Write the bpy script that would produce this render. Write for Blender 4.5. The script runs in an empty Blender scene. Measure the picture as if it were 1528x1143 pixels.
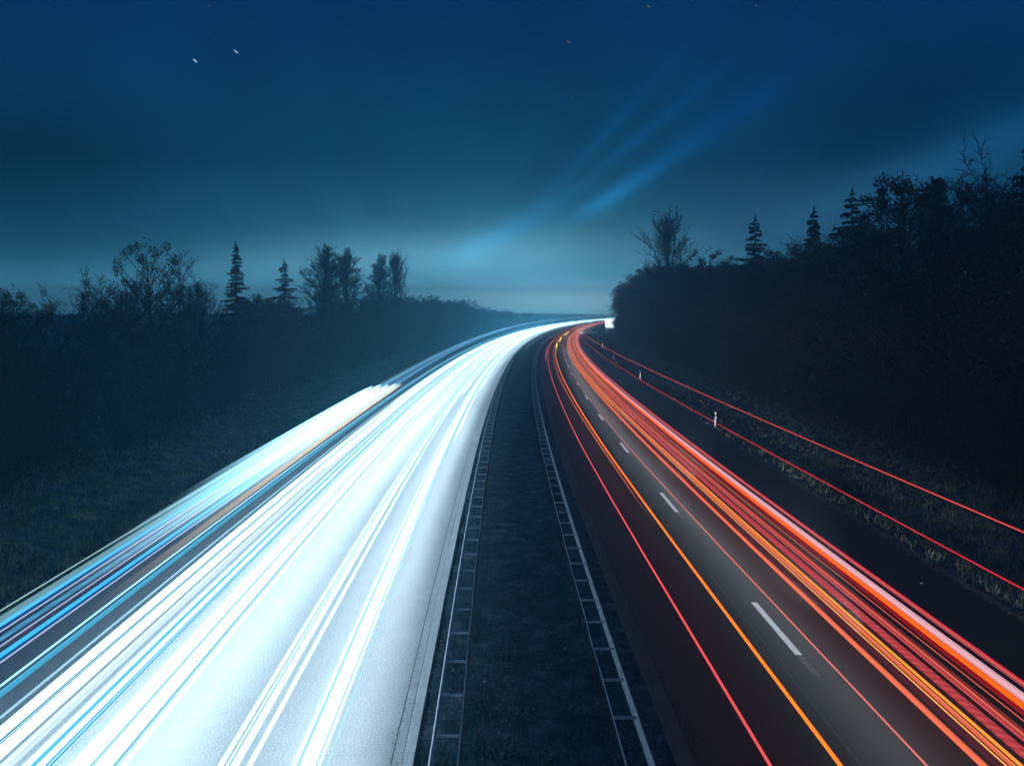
import bpy, bmesh, math, random
from mathutils import Vector, Matrix

C = bpy.context.scene.collection
SC = bpy.context.scene
R_ = math.radians

# ------------------------------------------------------------------ camera
FPX, CX, CY, HORZ = 1640.0, 764.0, 571.5, 460.0
PITCH = math.atan((CY - HORZ) / FPX)
CAM_H = 8.1 * math.cos(PITCH)
cam_d = bpy.data.cameras.new("camera")
cam = bpy.data.objects.new("camera", cam_d)
C.objects.link(cam)
cam.location = (0, 0, CAM_H)
cam.rotation_euler = (math.pi / 2 - PITCH, 0, 0)
cam_d.sensor_width = 36.0
cam_d.lens = FPX / 1528.0 * 36.0
cam_d.clip_start = 0.1
cam_d.clip_end = 20000
SC.camera = cam

SC.view_settings.view_transform = 'Standard'
SC.view_settings.look = 'None'
SC.view_settings.exposure = 0.0
SC.view_settings.gamma = 1.0
SC.cycles.max_bounces = 4
SC.cycles.diffuse_bounces = 2
SC.cycles.glossy_bounces = 2
SC.cycles.transparent_max_bounces = 16
SC.cycles.volume_bounces = 0
SC.cycles.use_denoising = True
SC.cycles.sample_clamp_indirect = 4.0


def pix_dir(x, y):
    """direction of a photograph pixel, used only to read positions off the plan"""
    a, b = x - CX, CY - y
    return Vector((a, FPX * math.cos(PITCH) + b * math.sin(PITCH), -FPX * math.sin(PITCH) + b * math.cos(PITCH)))


# ------------------------------------------------------------------ night sky (world)
W = bpy.data.worlds.new("World")
SC.world = W
W.use_nodes = True
nt = W.node_tree
nt.nodes.clear()
wn, wl = nt.nodes, nt.links


def wmath(op, a, b=None, clamp=False):
    n = wn.new('ShaderNodeMath'); n.operation = op; n.use_clamp = clamp
    for i, v in enumerate((a, b)):
        if v is None: continue
        if isinstance(v, (int, float)): n.inputs[i].default_value = v
        else: wl.new(v, n.inputs[i])
    return n.outputs[0]


tc = wn.new('ShaderNodeTexCoord')
sx = wn.new('ShaderNodeSeparateXYZ'); wl.new(tc.outputs['Generated'], sx.inputs[0])
yy = wmath('MAXIMUM', sx.outputs['Y'], 0.08)
U = wmath('DIVIDE', sx.outputs['X'], yy)
V = wmath('DIVIDE', sx.outputs['Z'], yy)
uv = wn.new('ShaderNodeCombineXYZ'); wl.new(U, uv.inputs[0]); wl.new(V, uv.inputs[1])
ramp = wn.new('ShaderNodeValToRGB')
wl.new(sx.outputs['Z'], ramp.inputs[0])
cr = ramp.color_ramp
stops = [(0.0, (0.75, 2.5, 3.3)), (0.0163, (0.75, 2.5, 3.3)), (0.0205, (0.35, 1.4, 2.0)), (0.030, (0.12, 0.58, 0.83)), (0.042, (0.04, 0.25, 0.38)), (0.056, (0.014, 0.125, 0.21)), (0.075, (0.005, 0.078, 0.150)),
         (0.13, (0.0008, 0.043, 0.105)), (0.20, (0.0, 0.034, 0.112)), (0.27, (0.0, 0.026, 0.115)), (1.0, (0.0005, 0.008, 0.05))]
while len(cr.elements) < len(stops): cr.elements.new(0.5)
for e, (p, c) in zip(cr.elements, stops):
    e.position = p; e.color = (*c, 1)


def blob(x, y, lx, ly, ang, col, soft=1.0):
    """soft glow in the sky round a direction; sizes in hundredths of the tangent plane"""
    d = pix_dir(x, y); u0, v0 = d.x / d.y, d.z / d.y
    m = wn.new('ShaderNodeMapping'); m.vector_type = 'TEXTURE'
    wl.new(uv.outputs[0], m.inputs['Vector'])
    m.inputs['Location'].default_value = (u0, v0, 0)
    m.inputs['Rotation'].default_value = (0, 0, R_(ang))
    m.inputs['Scale'].default_value = (lx / FPX, ly / FPX, 1)
    ln = wn.new('ShaderNodeVectorMath'); ln.operation = 'DOT_PRODUCT'
    wl.new(m.outputs[0], ln.inputs[0]); wl.new(m.outputs[0], ln.inputs[1])
    g = wmath('POWER', 2.71828, wmath('MULTIPLY', ln.outputs['Value'], -soft))
    k = wn.new('ShaderNodeVectorMath'); k.operation = 'SCALE'
    k.inputs[0].default_value = col; wl.new(g, k.inputs['Scale'])
    return k.outputs[0]


acc = ramp.outputs[0]
BLOBS = [
    (590, 402, 290, 40, 3, (0.22, 0.50, 0.62)),
    (850, 450, 200, 20, 0, (2.0, 2.2, 1.8)),
    (640, 385, 420, 85, 4, (0.03, 0.11, 0.15)),
    (830, 425, 240, 60, 0, (0.07, 0.17, 0.24)),
    (1430, 235, 260, 34, 22, (0.006, 0.045, 0.115)),
    (1150, 350, 240, 50, 18, (0.018, 0.045, 0.080)),
    (0, 240, 300, 90, 0, (-0.002, -0.026, -0.066)),
    (905, 300, 54, 13, 31, (0.004, 0.11, 0.25)),
    (950, 268, 90, 12, 32, (0.0, 0.045, 0.14)),
    (690, 383, 75, 18, 22, (0.004, 0.11, 0.19)),
    (750, 352, 90, 20, 30, (0.0, 0.085, 0.19)),
    (930, 225, 150, 9, 39, (0.0, 0.020, 0.085)),
    (890, 215, 120, 9, 47, (0.0, 0.016, 0.07)),
    (1060, 195, 150, 22, 32, (0.0, 0.010, 0.06)),
    (1380, 140, 230, 75, 22, (-0.001, -0.012, -0.030)),
    (720, 225, 320, 90, 0, (0.0, 0.014, 0.022)),
]
for b in BLOBS:
    a = wn.new('ShaderNodeVectorMath'); a.operation = 'ADD'
    wl.new(acc, a.inputs[0]); wl.new(blob(*b), a.inputs[1]); acc = a.outputs[0]
mx = wn.new('ShaderNodeVectorMath'); mx.operation = 'MAXIMUM'
wl.new(acc, mx.inputs[0]); mx.inputs[1].default_value = (0.0006, 0.006, 0.012)
nz = wn.new('ShaderNodeTexNoise'); nz.inputs['Scale'].default_value = 6.0; nz.inputs['Detail'].default_value = 9; nz.inputs['Roughness'].default_value = 0.62
wl.new(tc.outputs['Generated'], nz.inputs['Vector'])
mr = wn.new('ShaderNodeMapRange'); wl.new(nz.outputs[0], mr.inputs[0])
mr.inputs[1].default_value = 0.3; mr.inputs[2].default_value = 0.7; mr.inputs[3].default_value = 0.76; mr.inputs[4].default_value = 1.22
sc_ = wn.new('ShaderNodeVectorMath'); sc_.operation = 'SCALE'
wl.new(mx.outputs[0], sc_.inputs[0]); wl.new(mr.outputs[0], sc_.inputs['Scale'])
bg = wn.new('ShaderNodeBackground'); bg.inputs['Strength'].default_value = 1.0
wl.new(sc_.outputs[0], bg.inputs['Color'])
wo = wn.new('ShaderNodeOutputWorld'); wl.new(bg.outputs[0], wo.inputs['Surface'])

# ------------------------------------------------------------------ faint fill lamp added to lift the verges, no moon in view
sun_d = bpy.data.lights.new("fill_sun", 'SUN')
sun = bpy.data.objects.new("fill_sun", sun_d); C.objects.link(sun)
sun_d.energy = 0.05; sun_d.angle = R_(0.6); sun_d.color = (0.65, 0.85, 1.0)
sun.rotation_euler = (R_(48), 0, R_(25))

# added spot lamps standing in for departing cars' headlights, lighting posts, dashes and board
for ly in (2, 24, 46, 70, 96, 124, 155, 190, 230, 275, 320, 338, 346):
    hd = bpy.data.lights.new("headlight", 'SPOT'); ho_ = bpy.data.objects.new("headlight", hd); C.objects.link(ho_)
    hd.energy = 50000 if ly < 330 else 700000; hd.spot_size = R_(22); hd.spot_blend = 0.9; hd.shadow_soft_size = 0.12; hd.color = (0.92, 0.97, 1.0)  # last two are added far stronger, just to whiten the board
    ho_.location = (7.6 + (ly - 60) ** 2 / 6400, ly, 0.9)
    ho_.rotation_euler = (R_(90.6), 0, -math.atan((ly - 60) / 3200) - R_(6.0 if ly < 330 else 10.0))

# ------------------------------------------------------------------ helpers
RAD = 3200.0
Y0 = 60.0


def lin(h):
    return tuple(((c / 255) / 12.92 if c / 255 <= 0.04045 else ((c / 255 + 0.055) / 1.055) ** 2.4) for c in h)


def road(s, off, z=0.0):
    """point on the motorway: s metres along the reference line, off metres to its right"""
    t = s / RAD
    return Vector((RAD - (RAD - off) * math.cos(t), Y0 + (RAD - off) * math.sin(t), z))


def s_of(y):
    return y - Y0


def tag(o, label=None, cat=None, group=None, kind=None):
    if label: o['label'] = label
    if cat: o['category'] = cat
    if group: o['group'] = group
    if kind: o['kind'] = kind
    return o


def mobj(name, verts, faces, mats, parent=None, mi=None, uvs=None, smooth=False):
    me = bpy.data.meshes.new(name)
    me.from_pydata(verts, [], faces)
    for m in (mats if isinstance(mats, (list, tuple)) else [mats]): me.materials.append(m)
    if mi is not None: me.polygons.foreach_set('material_index', mi)
    if uvs is not None:
        l = me.uv_layers.new(name='UVMap')
        vi = [0] * len(me.loops); me.loops.foreach_get('vertex_index', vi)
        flat = []
        for k in vi: flat.extend(uvs[k])
        l.data.foreach_set('uv', flat)
    if smooth: me.polygons.foreach_set('use_smooth', [True] * len(me.polygons))
    me.update()
    o = bpy.data.objects.new(name, me); C.objects.link(o)
    if parent: o.parent = parent
    return o


def empty(name, loc, rz=0.0):
    o = bpy.data.objects.new(name, None); C.objects.link(o)
    o.location = loc; o.rotation_euler = (0, 0, rz); o.empty_display_size = 0.3
    return o


class MB:
    def __init__(s): s.v, s.f, s.m = [], [], []
    def quadbox(s, pts, m=0):
        """8 points: bottom ring then top ring"""
        b = len(s.v); s.v += [tuple(p) for p in pts]
        for q in ((3, 2, 1, 0), (4, 5, 6, 7), (0, 1, 5, 4), (1, 2, 6, 5), (2, 3, 7, 6), (3, 0, 4, 7)):
            s.f.append(tuple(b + i for i in q)); s.m.append(m)
    def box(s, c, d, rot=None, m=0):
        x, y, z = (k / 2 for k in d)
        pts = [(-x, -y, -z), (x, -y, -z), (x, y, -z), (-x, y, -z), (-x, -y, z), (x, -y, z), (x, y, z), (-x, y, z)]
        pts = [Vector(p) for p in pts]
        if rot: pts = [rot @ p for p in pts]
        s.quadbox([p + Vector(c) for p in pts], m)
    def tube(s, a, b, r0, r1, n=4, m=0, cap=False):
        a, b = Vector(a), Vector(b); d = (b - a)
        if d.length < 1e-6: return
        d.normalize()
        u = d.cross(Vector((0.3, 0.2, 1) if abs(d.z) < .9 else (1, 0.1, 0))).normalized(); w = d.cross(u)
        k = len(s.v)
        for p, r in ((a, r0), (b, r1)):
            for i in range(n):
                t = 2 * math.pi * i / n
                s.v.append(tuple(p + u * (r * math.cos(t)) + w * (r * math.sin(t))))
        for i in range(n):
            j = (i + 1) % n
            s.f.append((k + i, k + j, k + n + j, k + n + i)); s.m.append(m)
        if cap:
            s.f.append(tuple(k + n + i for i in range(n))); s.m.append(m)
    def tri(s, a, b, c, m=0):
        k = len(s.v); s.v += [tuple(a), tuple(b), tuple(c)]; s.f.append((k, k + 1, k + 2)); s.m.append(m)
    def quad(s, a, b, c, d, m=0):
        k = len(s.v); s.v += [tuple(a), tuple(b), tuple(c), tuple(d)]; s.f.append((k, k + 1, k + 2, k + 3)); s.m.append(m)
    def build(s, name, mats, parent=None, smooth=False):
        return mobj(name, s.v, s.f, mats, parent, s.m, None, smooth)


def mat(name):
    m = bpy.data.materials.new(name); m.use_nodes = True
    n = m.node_tree.nodes; l = m.node_tree.links
    return m, n, l, n['Principled BSDF']


def rgbramp(n, l, src, cols):
    r = n.new('ShaderNodeValToRGB'); l.new(src, r.inputs[0])
    e = r.color_ramp.elements
    while len(e) < len(cols): e.new(0.5)
    for q, (p, c) in zip(e, cols): q.position = p; q.color = (*c, 1)
    return r.outputs[0]


def noise(n, l, vec, scale, detail=4, rough=0.55):
    t = n.new('ShaderNodeTexNoise'); t.inputs['Scale'].default_value = scale
    t.inputs['Detail'].default_value = detail; t.inputs['Roughness'].default_value = rough
    if vec is not None: l.new(vec, t.inputs['Vector'])
    return t.outputs[0]


def nmath(n, l, op, a, b=None, clamp=False):
    q = n.new('ShaderNodeMath'); q.operation = op; q.use_clamp = clamp
    for i, v in enumerate((a, b)):
        if v is None: continue
        if isinstance(v, (int, float)): q.inputs[i].default_value = v
        else: l.new(v, q.inputs[i])
    return q.outputs[0]


def simple(name, col, rough=0.6, metal=0.0, nscale=8.0, var=0.25, bump=0.0):
    m, n, l, p = mat(name)
    g = n.new('ShaderNodeNewGeometry')
    v = noise(n, l, g.outputs['Position'], nscale)
    l.new(rgbramp(n, l, v, [(0.3, tuple(c * (1 - var) for c in col)), (0.7, tuple(min(1, c * (1 + var)) for c in col))]), p.inputs['Base Color'])
    p.inputs['Roughness'].default_value = rough; p.inputs['Metallic'].default_value = metal
    if bump:
        b = n.new('ShaderNodeBump'); b.inputs['Strength'].default_value = bump; b.inputs['Distance'].default_value = 0.02
        l.new(v, b.inputs['Height']); l.new(b.outputs[0], p.inputs['Normal'])
    return m


# ---- road surfaces: UV = (metres along, metres across)
def pavement(name, base, joints=0.0, rough=0.55, speck=0.35, patch=0.2):
    m, n, l, p = mat(name)
    t = n.new('ShaderNodeUVMap'); t.uv_map = 'UVMap'
    s = n.new('ShaderNodeSeparateXYZ'); l.new(t.outputs[0], s.inputs[0])
    fine = noise(n, l, t.outputs[0], 26.0, 6, 0.85)
    mid = noise(n, l, t.outputs[0], 1.3, 5, 0.6)
    mp = n.new('ShaderNodeMapping'); mp.inputs['Scale'].default_value = (0.05, 1.6, 1); l.new(t.outputs[0], mp.inputs[0])
    wear = noise(n, l, mp.outputs[0], 1.0, 5, 0.6)
    a = nmath(n, l, 'MULTIPLY', nmath(n, l, 'SUBTRACT', fine, 0.5), speck * 2)
    b = nmath(n, l, 'MULTIPLY', nmath(n, l, 'SUBTRACT', mid, 0.5), patch * 2)
    c = nmath(n, l, 'MULTIPLY', nmath(n, l, 'SUBTRACT', wear, 0.5), patch * 3)
    f = nmath(n, l, 'ADD', nmath(n, l, 'ADD', a, b), nmath(n, l, 'ADD', c, 1.0))
    if joints:
        w = nmath(n, l, 'FRACT', nmath(n, l, 'DIVIDE', nmath(n, l, 'ADD', s.outputs[0], 500.0), joints))
        j = nmath(n, l, 'LESS_THAN', w, 0.012)
        f = nmath(n, l, 'MULTIPLY', f, nmath(n, l, 'SUBTRACT', 1.0, nmath(n, l, 'MULTIPLY', j, 0.35)))
        # slab tone differs from slab to slab
        wn2 = n.new('ShaderNodeTexWhiteNoise'); wn2.noise_dimensions = '1D'
        l.new(nmath(n, l, 'FLOOR', nmath(n, l, 'DIVIDE', nmath(n, l, 'ADD', s.outputs[0], 500.0), joints)), wn2.inputs['W'])
        f = nmath(n, l, 'MULTIPLY', f, nmath(n, l, 'ADD', 0.95, nmath(n, l, 'MULTIPLY', wn2.outputs[0], 0.1)))
    k = n.new('ShaderNodeVectorMath'); k.operation = 'SCALE'; k.inputs[0].default_value = base
    l.new(f, k.inputs['Scale']); l.new(k.outputs[0], p.inputs['Base Color'])
    p.inputs['Roughness'].default_value = rough
    bp = n.new('ShaderNodeBump'); bp.inputs['Strength'].default_value = 0.5; bp.inputs['Distance'].default_value = 0.006
    l.new(fine, bp.inputs['Height']); l.new(bp.outputs[0], p.inputs['Normal'])
    return m


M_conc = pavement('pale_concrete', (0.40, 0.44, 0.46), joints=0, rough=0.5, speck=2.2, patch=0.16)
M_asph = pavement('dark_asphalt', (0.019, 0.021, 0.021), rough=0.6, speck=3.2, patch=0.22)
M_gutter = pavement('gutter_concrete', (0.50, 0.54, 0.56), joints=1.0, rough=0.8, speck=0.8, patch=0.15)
M_gutter2 = pavement('dimmed_gutter_concrete', (0.10, 0.13, 0.125), joints=1.0, rough=0.85, speck=1.6, patch=0.3)  # base darkened to offset the lavender cast of red and blue light
M_line = simple('road_paint', (0.86, 0.90, 0.90), 0.55, 0, 30, 0.12)
M_worn = simple('worn_road_paint', (0.10, 0.11, 0.12), 0.7, 0, 18, 0.6)
M_wpaint = simple('white_plastic', (0.80, 0.82, 0.82), 0.4, 0, 20, 0.06)
M_bpaint = simple('black_plastic', (0.02, 0.02, 0.02), 0.5, 0, 20, 0.1)
M_refl = simple('reflector_grey', (0.85, 0.85, 0.8), 0.15, 0.3, 20, 0.05)
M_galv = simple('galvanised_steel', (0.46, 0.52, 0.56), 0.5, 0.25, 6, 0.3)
M_galv_lit = simple('lit_galvanised_steel', (0.80, 0.82, 0.85), 0.45, 0.1, 5, 0.1)  # same galvanised steel, colour raised to stand in for trail light
M_post = simple('dark_post_steel', (0.06, 0.065, 0.07), 0.7, 0.4, 9, 0.4)  # coloured dark so the post legs do not stand out
M_paper = simple('pale_litter', (0.6, 0.62, 0.6), 0.8, 0, 40, 0.2)
M_bark = simple('bark', (0.020, 0.019, 0.018), 0.9, 0, 6, 0.4)
M_twig = simple('bare_twigs', (0.022, 0.021, 0.020), 0.9, 0, 2, 0.35)
M_leafd = simple('dark_evergreen_needles', (0.010, 0.020, 0.014), 0.8, 0, 1.5, 0.45)
M_leafs = simple('shrub_leaves', (0.016, 0.020, 0.014), 0.8, 0, 1.2, 0.5)


def ground_mat(name, cols, sc=1.2, bump=0.6):
    m, n, l, p = mat(name)
    g = n.new('ShaderNodeNewGeometry')
    a = noise(n, l, g.outputs['Position'], sc, 8, 0.68)
    b = noise(n, l, g.outputs['Position'], sc * 9, 4, 0.7)
    f = nmath(n, l, 'ADD', nmath(n, l, 'MULTIPLY', a, 0.6), nmath(n, l, 'MULTIPLY', b, 0.4))
    l.new(rgbramp(n, l, f, cols), p.inputs['Base Color'])
    p.inputs['Roughness'].default_value = 0.95
    p.inputs['Specular IOR Level'].default_value = 0.1
    bp = n.new('ShaderNodeBump'); bp.inputs['Strength'].default_value = bump; bp.inputs['Distance'].default_value = 0.08
    l.new(f, bp.inputs['Height']); l.new(bp.outputs[0], p.inputs['Normal'])
    return m


M_ground = ground_mat('dark_turf', [(0.38, (0.010, 0.030, 0.040)), (0.51, (0.046, 0.095, 0.120)), (0.62, (0.18, 0.26, 0.31))])
M_grass = ground_mat('grass_blades', [(0.3, (0.02, 0.040, 0.026)), (0.48, (0.12, 0.16, 0.10)), (0.62, (0.42, 0.46, 0.32))], 0.8, 0)
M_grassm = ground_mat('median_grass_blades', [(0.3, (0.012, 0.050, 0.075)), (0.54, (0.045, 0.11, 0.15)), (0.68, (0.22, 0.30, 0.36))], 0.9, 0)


# ------------------------------------------------------------------ ground and roads
def ground_z(off):
    a = abs(off)
    pts = [(0, -0.12), (1.0, -0.10), (1.95, -0.03), (2.2, -0.012), (13.3, -0.012), (14.2, -0.10), (15.6, -0.45), (17.0, -0.20), (19.5, 0.45),
           (24, 1.1), (40, 2.0), (120, 3.0), (4000, 3.0)]
    for (x0, z0), (x1, z1) in zip(pts, pts[1:]):
        if a <= x1: return z0 + (z1 - z0) * (a - x0) / (x1 - x0)
    return 3.0


def strip(name, offs, ss, zf, m, rnd=0.0):
    rng = random.Random(5)
    v, f, uvs = [], [], []
    n = len(offs)
    for s in ss:
        for o in offs:
            z = zf(o)
            if rnd and not (2.1 < abs(o) < 13.5): z += rng.uniform(-rnd, rnd) * (1 if abs(o) < 30 else 4)
            v.append(tuple(road(s, o, z))); uvs.append((s, o))
    for i in range(len(ss) - 1):
        for j in range(n - 1):
            a = i * n + j
            f.append((a, a + 1, a + n + 1, a + n))
    return mobj(name, v, f, m, uvs=uvs, smooth=True)


def srange(a, b, st):
    k = int(math.ceil((b - a) / st)); return [a + (b - a) * i / k for i in range(k + 1)]


offs = [-520, -300, -150, -80, -50, -40, -32, -27, -24, -22, -20.5, -19.5, -18.5, -17.8, -17, -16.3, -15.6, -15, -14.2, -13.6, -13.3, -8, -2.2, -1.95, -1.5, -1, -.5, 0,
        .5, 1, 1.5, 1.95, 2.2, 8, 13.3, 13.6, 14.2, 15, 15.6, 16.3, 17, 17.8, 18.5, 19.5, 20.5, 22, 24, 27, 32, 40, 50, 80, 150, 300, 520]
ss = srange(-300, -80, 20) + srange(-79, 150, 1.0) + srange(152, 700, 6) + srange(720, 960, 30)
g = strip('ground', offs, ss, ground_z, M_ground, 0.05); tag(g, kind='structure')
SR = srange(-100, 950, 10)
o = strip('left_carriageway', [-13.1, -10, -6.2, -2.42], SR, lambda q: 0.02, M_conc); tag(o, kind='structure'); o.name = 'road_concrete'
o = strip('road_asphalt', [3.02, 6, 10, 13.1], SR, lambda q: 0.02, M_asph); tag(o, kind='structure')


def gutter(name, a, b, sg):
    mb = MB()
    S = srange(-100, 950, 10)
    v, f, uvs = [], [], []
    prof = [(a, -0.1), (a, 0.028), ((a + b) / 2 - .02, 0.028), ((a + b) / 2, 0.02), ((a + b) / 2 + .02, 0.03), (b, 0.045), (b, -0.1)]
    n = len(prof)
    for s in S:
        for (x, z) in prof: v.append(tuple(road(s, x, z))); uvs.append((s, x))
    for i in range(len(S) - 1):
        for j in range(n - 1):
            k = i * n + j; f.append((k, k + 1, k + n + 1, k + n))
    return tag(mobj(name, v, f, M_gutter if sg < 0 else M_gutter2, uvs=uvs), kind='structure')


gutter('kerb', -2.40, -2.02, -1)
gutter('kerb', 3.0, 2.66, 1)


def paint(name, segs, mat_, z=0.026):
    v, f = [], []
    for s0, s1, off, w in segs:
        S = srange(s0, s1, 10)
        for i, s in enumerate(S):
            v.append(tuple(road(s, off - w / 2, z))); v.append(tuple(road(s, off + w / 2, z)))
            if i: k = len(v) - 4; f.append((k, k + 1, k + 3, k + 2))
    return tag(mobj(name, v, f, mat_), kind='structure')


y_d = 1640 * 8.1 / (990 - 460)     # near end of the sound paint of the first dash
segs, worn = [], []
for k in range(-3, 40):
    s0 = s_of(y_d) + 18.0 * k
    segs.append((s0, s0 + 4.6, 6.5, 0.16)); worn.append((s0 - 1.45, s0 - 0.02, 6.5, 0.15))
paint('lane_markings', segs, M_line)
worn.append((s_of(70), s_of(115), 12.1, 0.07)); worn.append((s_of(32), s_of(60), 4.05, 0.05)); worn.append((s_of(15), s_of(33), 5.9, 0.03))
paint('worn_markings', worn, M_worn)

# ------------------------------------------------------------------ median guard rails
WPROF = [(0.0, -0.155), (0.008, -0.14), (0.03, -0.085), (0.008, -0.03), (0.0, 0.0), (0.008, 0.03), (0.03, 0.085), (0.012, 0.14), (0.0, 0.155)]


def sweep_profile(prof, off, z, sg, S, th=0.004):
    v, f = [], []
    n = len(prof)
    ring = prof + [(x - th, q) for x, q in reversed(prof)]
    n = len(ring)
    for s in S:
        for x, q in ring: v.append(tuple(road(s, off + sg * x, z + q)))
    for i in range(len(S) - 1):
        for j in range(n):
            a, b = i * n + j, i * n + (j + 1) % n
            f.append((a, b, b + n, a + n))
    return v, f


def guard_rail(front, rear, sg, label, phase):
    p0 = road(s_of(18), front)
    root = empty('guard_rail', (0, 0, 0))
    tag(root, label, 'guard rail')
    rng = random.Random(3)
    S = srange(-90, 900, 4)
    v, f = sweep_profile(WPROF, front, 0.60, sg, S, 0.012)
    mobj('beam', v, f, M_galv_lit if sg < 0 else M_galv, root)
    # rear channel, slightly dented here and there
    v, f = [], []
    S2 = srange(-90, 700, 2)
    for s in S2:
        dz = rng.uniform(-.02, .02); dx = rng.uniform(-.012, .012)
        for x, q in ((-.011, .02), (.011, .02), (.011, .045), (-.011, .045)):
            v.append(tuple(road(s, rear + dx + x, 0.70 + dz * .4 + q)))
    for i in range(len(S2) - 1):
        for j in range(4):
            a, b = i * 4 + j, i * 4 + (j + 1) % 4; f.append((a, b, b + 4, a + 4))
    mobj('rear_rail', v, f, M_galv_lit, root)

    def post(mb, s):
        """sigma post under the rear rail"""
        th = s / RAD
        rot = Matrix.Rotation(-th, 3, 'Z')
        mb.box(road(s, rear, 0.22), (0.10, 0.055, 0.74), rot)
    def spacer(mb, s):
        th = s / RAD; rot = Matrix.Rotation(-th, 3, 'Z')
        mid = (front + rear) / 2
        mb.box(road(s, mid, 0.70), (abs(front - rear) - 0.06, 0.022, 0.035), rot)
    s = s_of(phase); n = 0
    first = None
    far = MB()
    while s < 560:
        if n < 99:
            if first is None:
                a = MB(); th = 0
                a.box((0, 0, 0.23), (0.055, 0.05, 0.92)); p = a.build('post', M_post, root)
                b = MB(); b.box(((front - rear) / 2, 0, 0.715), (abs(front - rear) - 0.05, 0.035, 0.05))
                sp = b.build('spacer', M_galv_lit if sg < 0 else M_galv, p); first = (p, sp)
            else:
                p = first[0].copy(); C.objects.link(p); p.parent = root
                sp = first[1].copy(); C.objects.link(sp); sp.parent = p
            p.location = road(s, rear, rng.uniform(-.01, .01)); p.rotation_euler = (0, rng.uniform(-.02, .02), -s / RAD)
        else:
            post(far, s); spacer(far, s)
        s += 2.0; n += 1
    tag(far.build('post_row', M_galv, root), kind='stuff')
    return root


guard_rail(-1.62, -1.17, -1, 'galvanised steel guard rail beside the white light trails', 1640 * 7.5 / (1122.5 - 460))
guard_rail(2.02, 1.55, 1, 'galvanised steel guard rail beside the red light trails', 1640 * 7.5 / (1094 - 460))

# ------------------------------------------------------------------ grass blades (stuff)
def blades(name, n, area, h0, h1, w, m, seed, clump=6):
    rng = random.Random(seed); v, f = [], []
    for _ in range(n // clump):
        y, off = area(rng)
        p = road(s_of(y), off, 0); k = rng.uniform(.5, 1.3); gz = ground_z(off) - .02
        for _ in range(clump):
            x, yy_ = p.x + rng.gauss(0, .09 * k), p.y + rng.gauss(0, .09 * k)
            a = rng.uniform(0, 6.28); h = rng.uniform(h0, h1) * k; lean = rng.uniform(.15, .7) * h; la = rng.uniform(0, 6.28)
            b = len(v); dx, dy = math.cos(a) * w, math.sin(a) * w
            v += [(x - dx, yy_ - dy, gz), (x + dx, yy_ + dy, gz), (x + math.cos(la) * lean, yy_ + math.sin(la) * lean, gz + h)]
            f.append((b, b + 1, b + 2))
    return tag(mobj(name, v, f, m), name.replace('_', ' '), None, None, 'stuff')


def near_far(a, b):
    return lambda r: 1.0 / r.uniform(1.0 / b, 1.0 / a)


def area_med(r):
    return (near_far(15, 140)(r), r.uniform(-1.98, 2.5) if r.random() < .75 else r.choice((-1, 1.6)) + r.gauss(0, .15))


def area_left(r):
    o = -(13.25 + 10.5 * r.random() ** 0.8); return (near_far(20, 220)(r), o)


def area_right(r):
    o = 13.4 + 9.5 * r.random() ** 0.8; return (near_far(18, 300)(r), o)


def debris(name, n, area, m, seed, lo=.012, hi=.04):
    rng = random.Random(seed); v, f = [], []
    for _ in range(n):
        y, off, z = area(rng); p = road(s_of(y), off, z); r = rng.uniform(lo, hi); b = len(v)
        for k in range(3):
            a = k * 2.09 + rng.uniform(-.5, .5); v.append((p.x + math.cos(a) * r, p.y + math.sin(a) * r * 1.5, p.z + rng.uniform(0, r)))
        f.append((b, b + 1, b + 2))
    return tag(mobj(name, v, f, m), name.replace('_', ' '), None, None, 'stuff')


def deb_med(r):
    o = r.uniform(-1.9, 2.5); return near_far(15, 130)(r), o, ground_z(o) + r.uniform(.02, .12)


def deb_edge(r):
    o = 13.1 + abs(r.gauss(0, .10)) * r.choice((-1, 1, 1)); return near_far(20, 250)(r), o, .024 + r.uniform(0, .02)


def deb_kerb(r):
    o = r.choice((-2.35, 3.05)) + r.gauss(0, .10); return near_far(15, 160)(r), o, .05


M_debris = simple('dry_leaves', (0.17, 0.19, 0.19), 0.8, 0, 30, 0.7)
d_ = debris('leaf_litter', 3200, deb_med, M_debris, 21); d_['label'] = 'scattered dead leaves in the median'
d_ = debris('roadside_grit', 9000, deb_edge, M_debris, 22, .012, .035); d_['label'] = 'line of grit along the right hard shoulder edge'
d_ = debris('roadside_grit', 4000, deb_kerb, M_debris, 23, .008, .02); d_['label'] = 'grit along the kerbs beside the median'
b = blades('median_grass', 48000, area_med, .04, .16, .012, M_grassm, 11); b['label'] = 'short dark grass in the median between the guard rails'
b = blades('verge_grass', 60000, area_left, .10, .38, .02, M_grass, 12); b['label'] = 'rough grass on the verge left of the white trails'
b = blades('verge_grass', 54000, area_right, .08, .34, .02, M_grass, 13); b['label'] = 'rough grass on the verge right of the red trails'

# ------------------------------------------------------------------ delineator posts
def delineator():
    root = empty('delineator_post', (0, 0, 0))
    a = MB(); P = [(-.06, -.05), (.06, -.05), (.06, .05), (-.06, .05)]
    def seg(mb, z0, z1, k0=1.0, k1=1.0, sl=0):
        mb.quadbox([(x * k0, y * k0, z0) for x, y in P] + [(x * k1, y * k1, z1 + (sl if y < 0 else 0)) for x, y in P])
    seg(a, -0.5, .66); a.build('post_body', M_wpaint, root)
    b = MB(); seg(b, .66, .86); bb = b.build('black_band', M_bpaint, root)
    r = MB(); r.box((0, -.056, .76), (.045, .008, .16)); r.build('reflector', M_refl, bb)
    c = MB(); seg(c, .86, 1.0, 1, .9, -.03); c.build('cap', M_wpaint, root)
    return root


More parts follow.
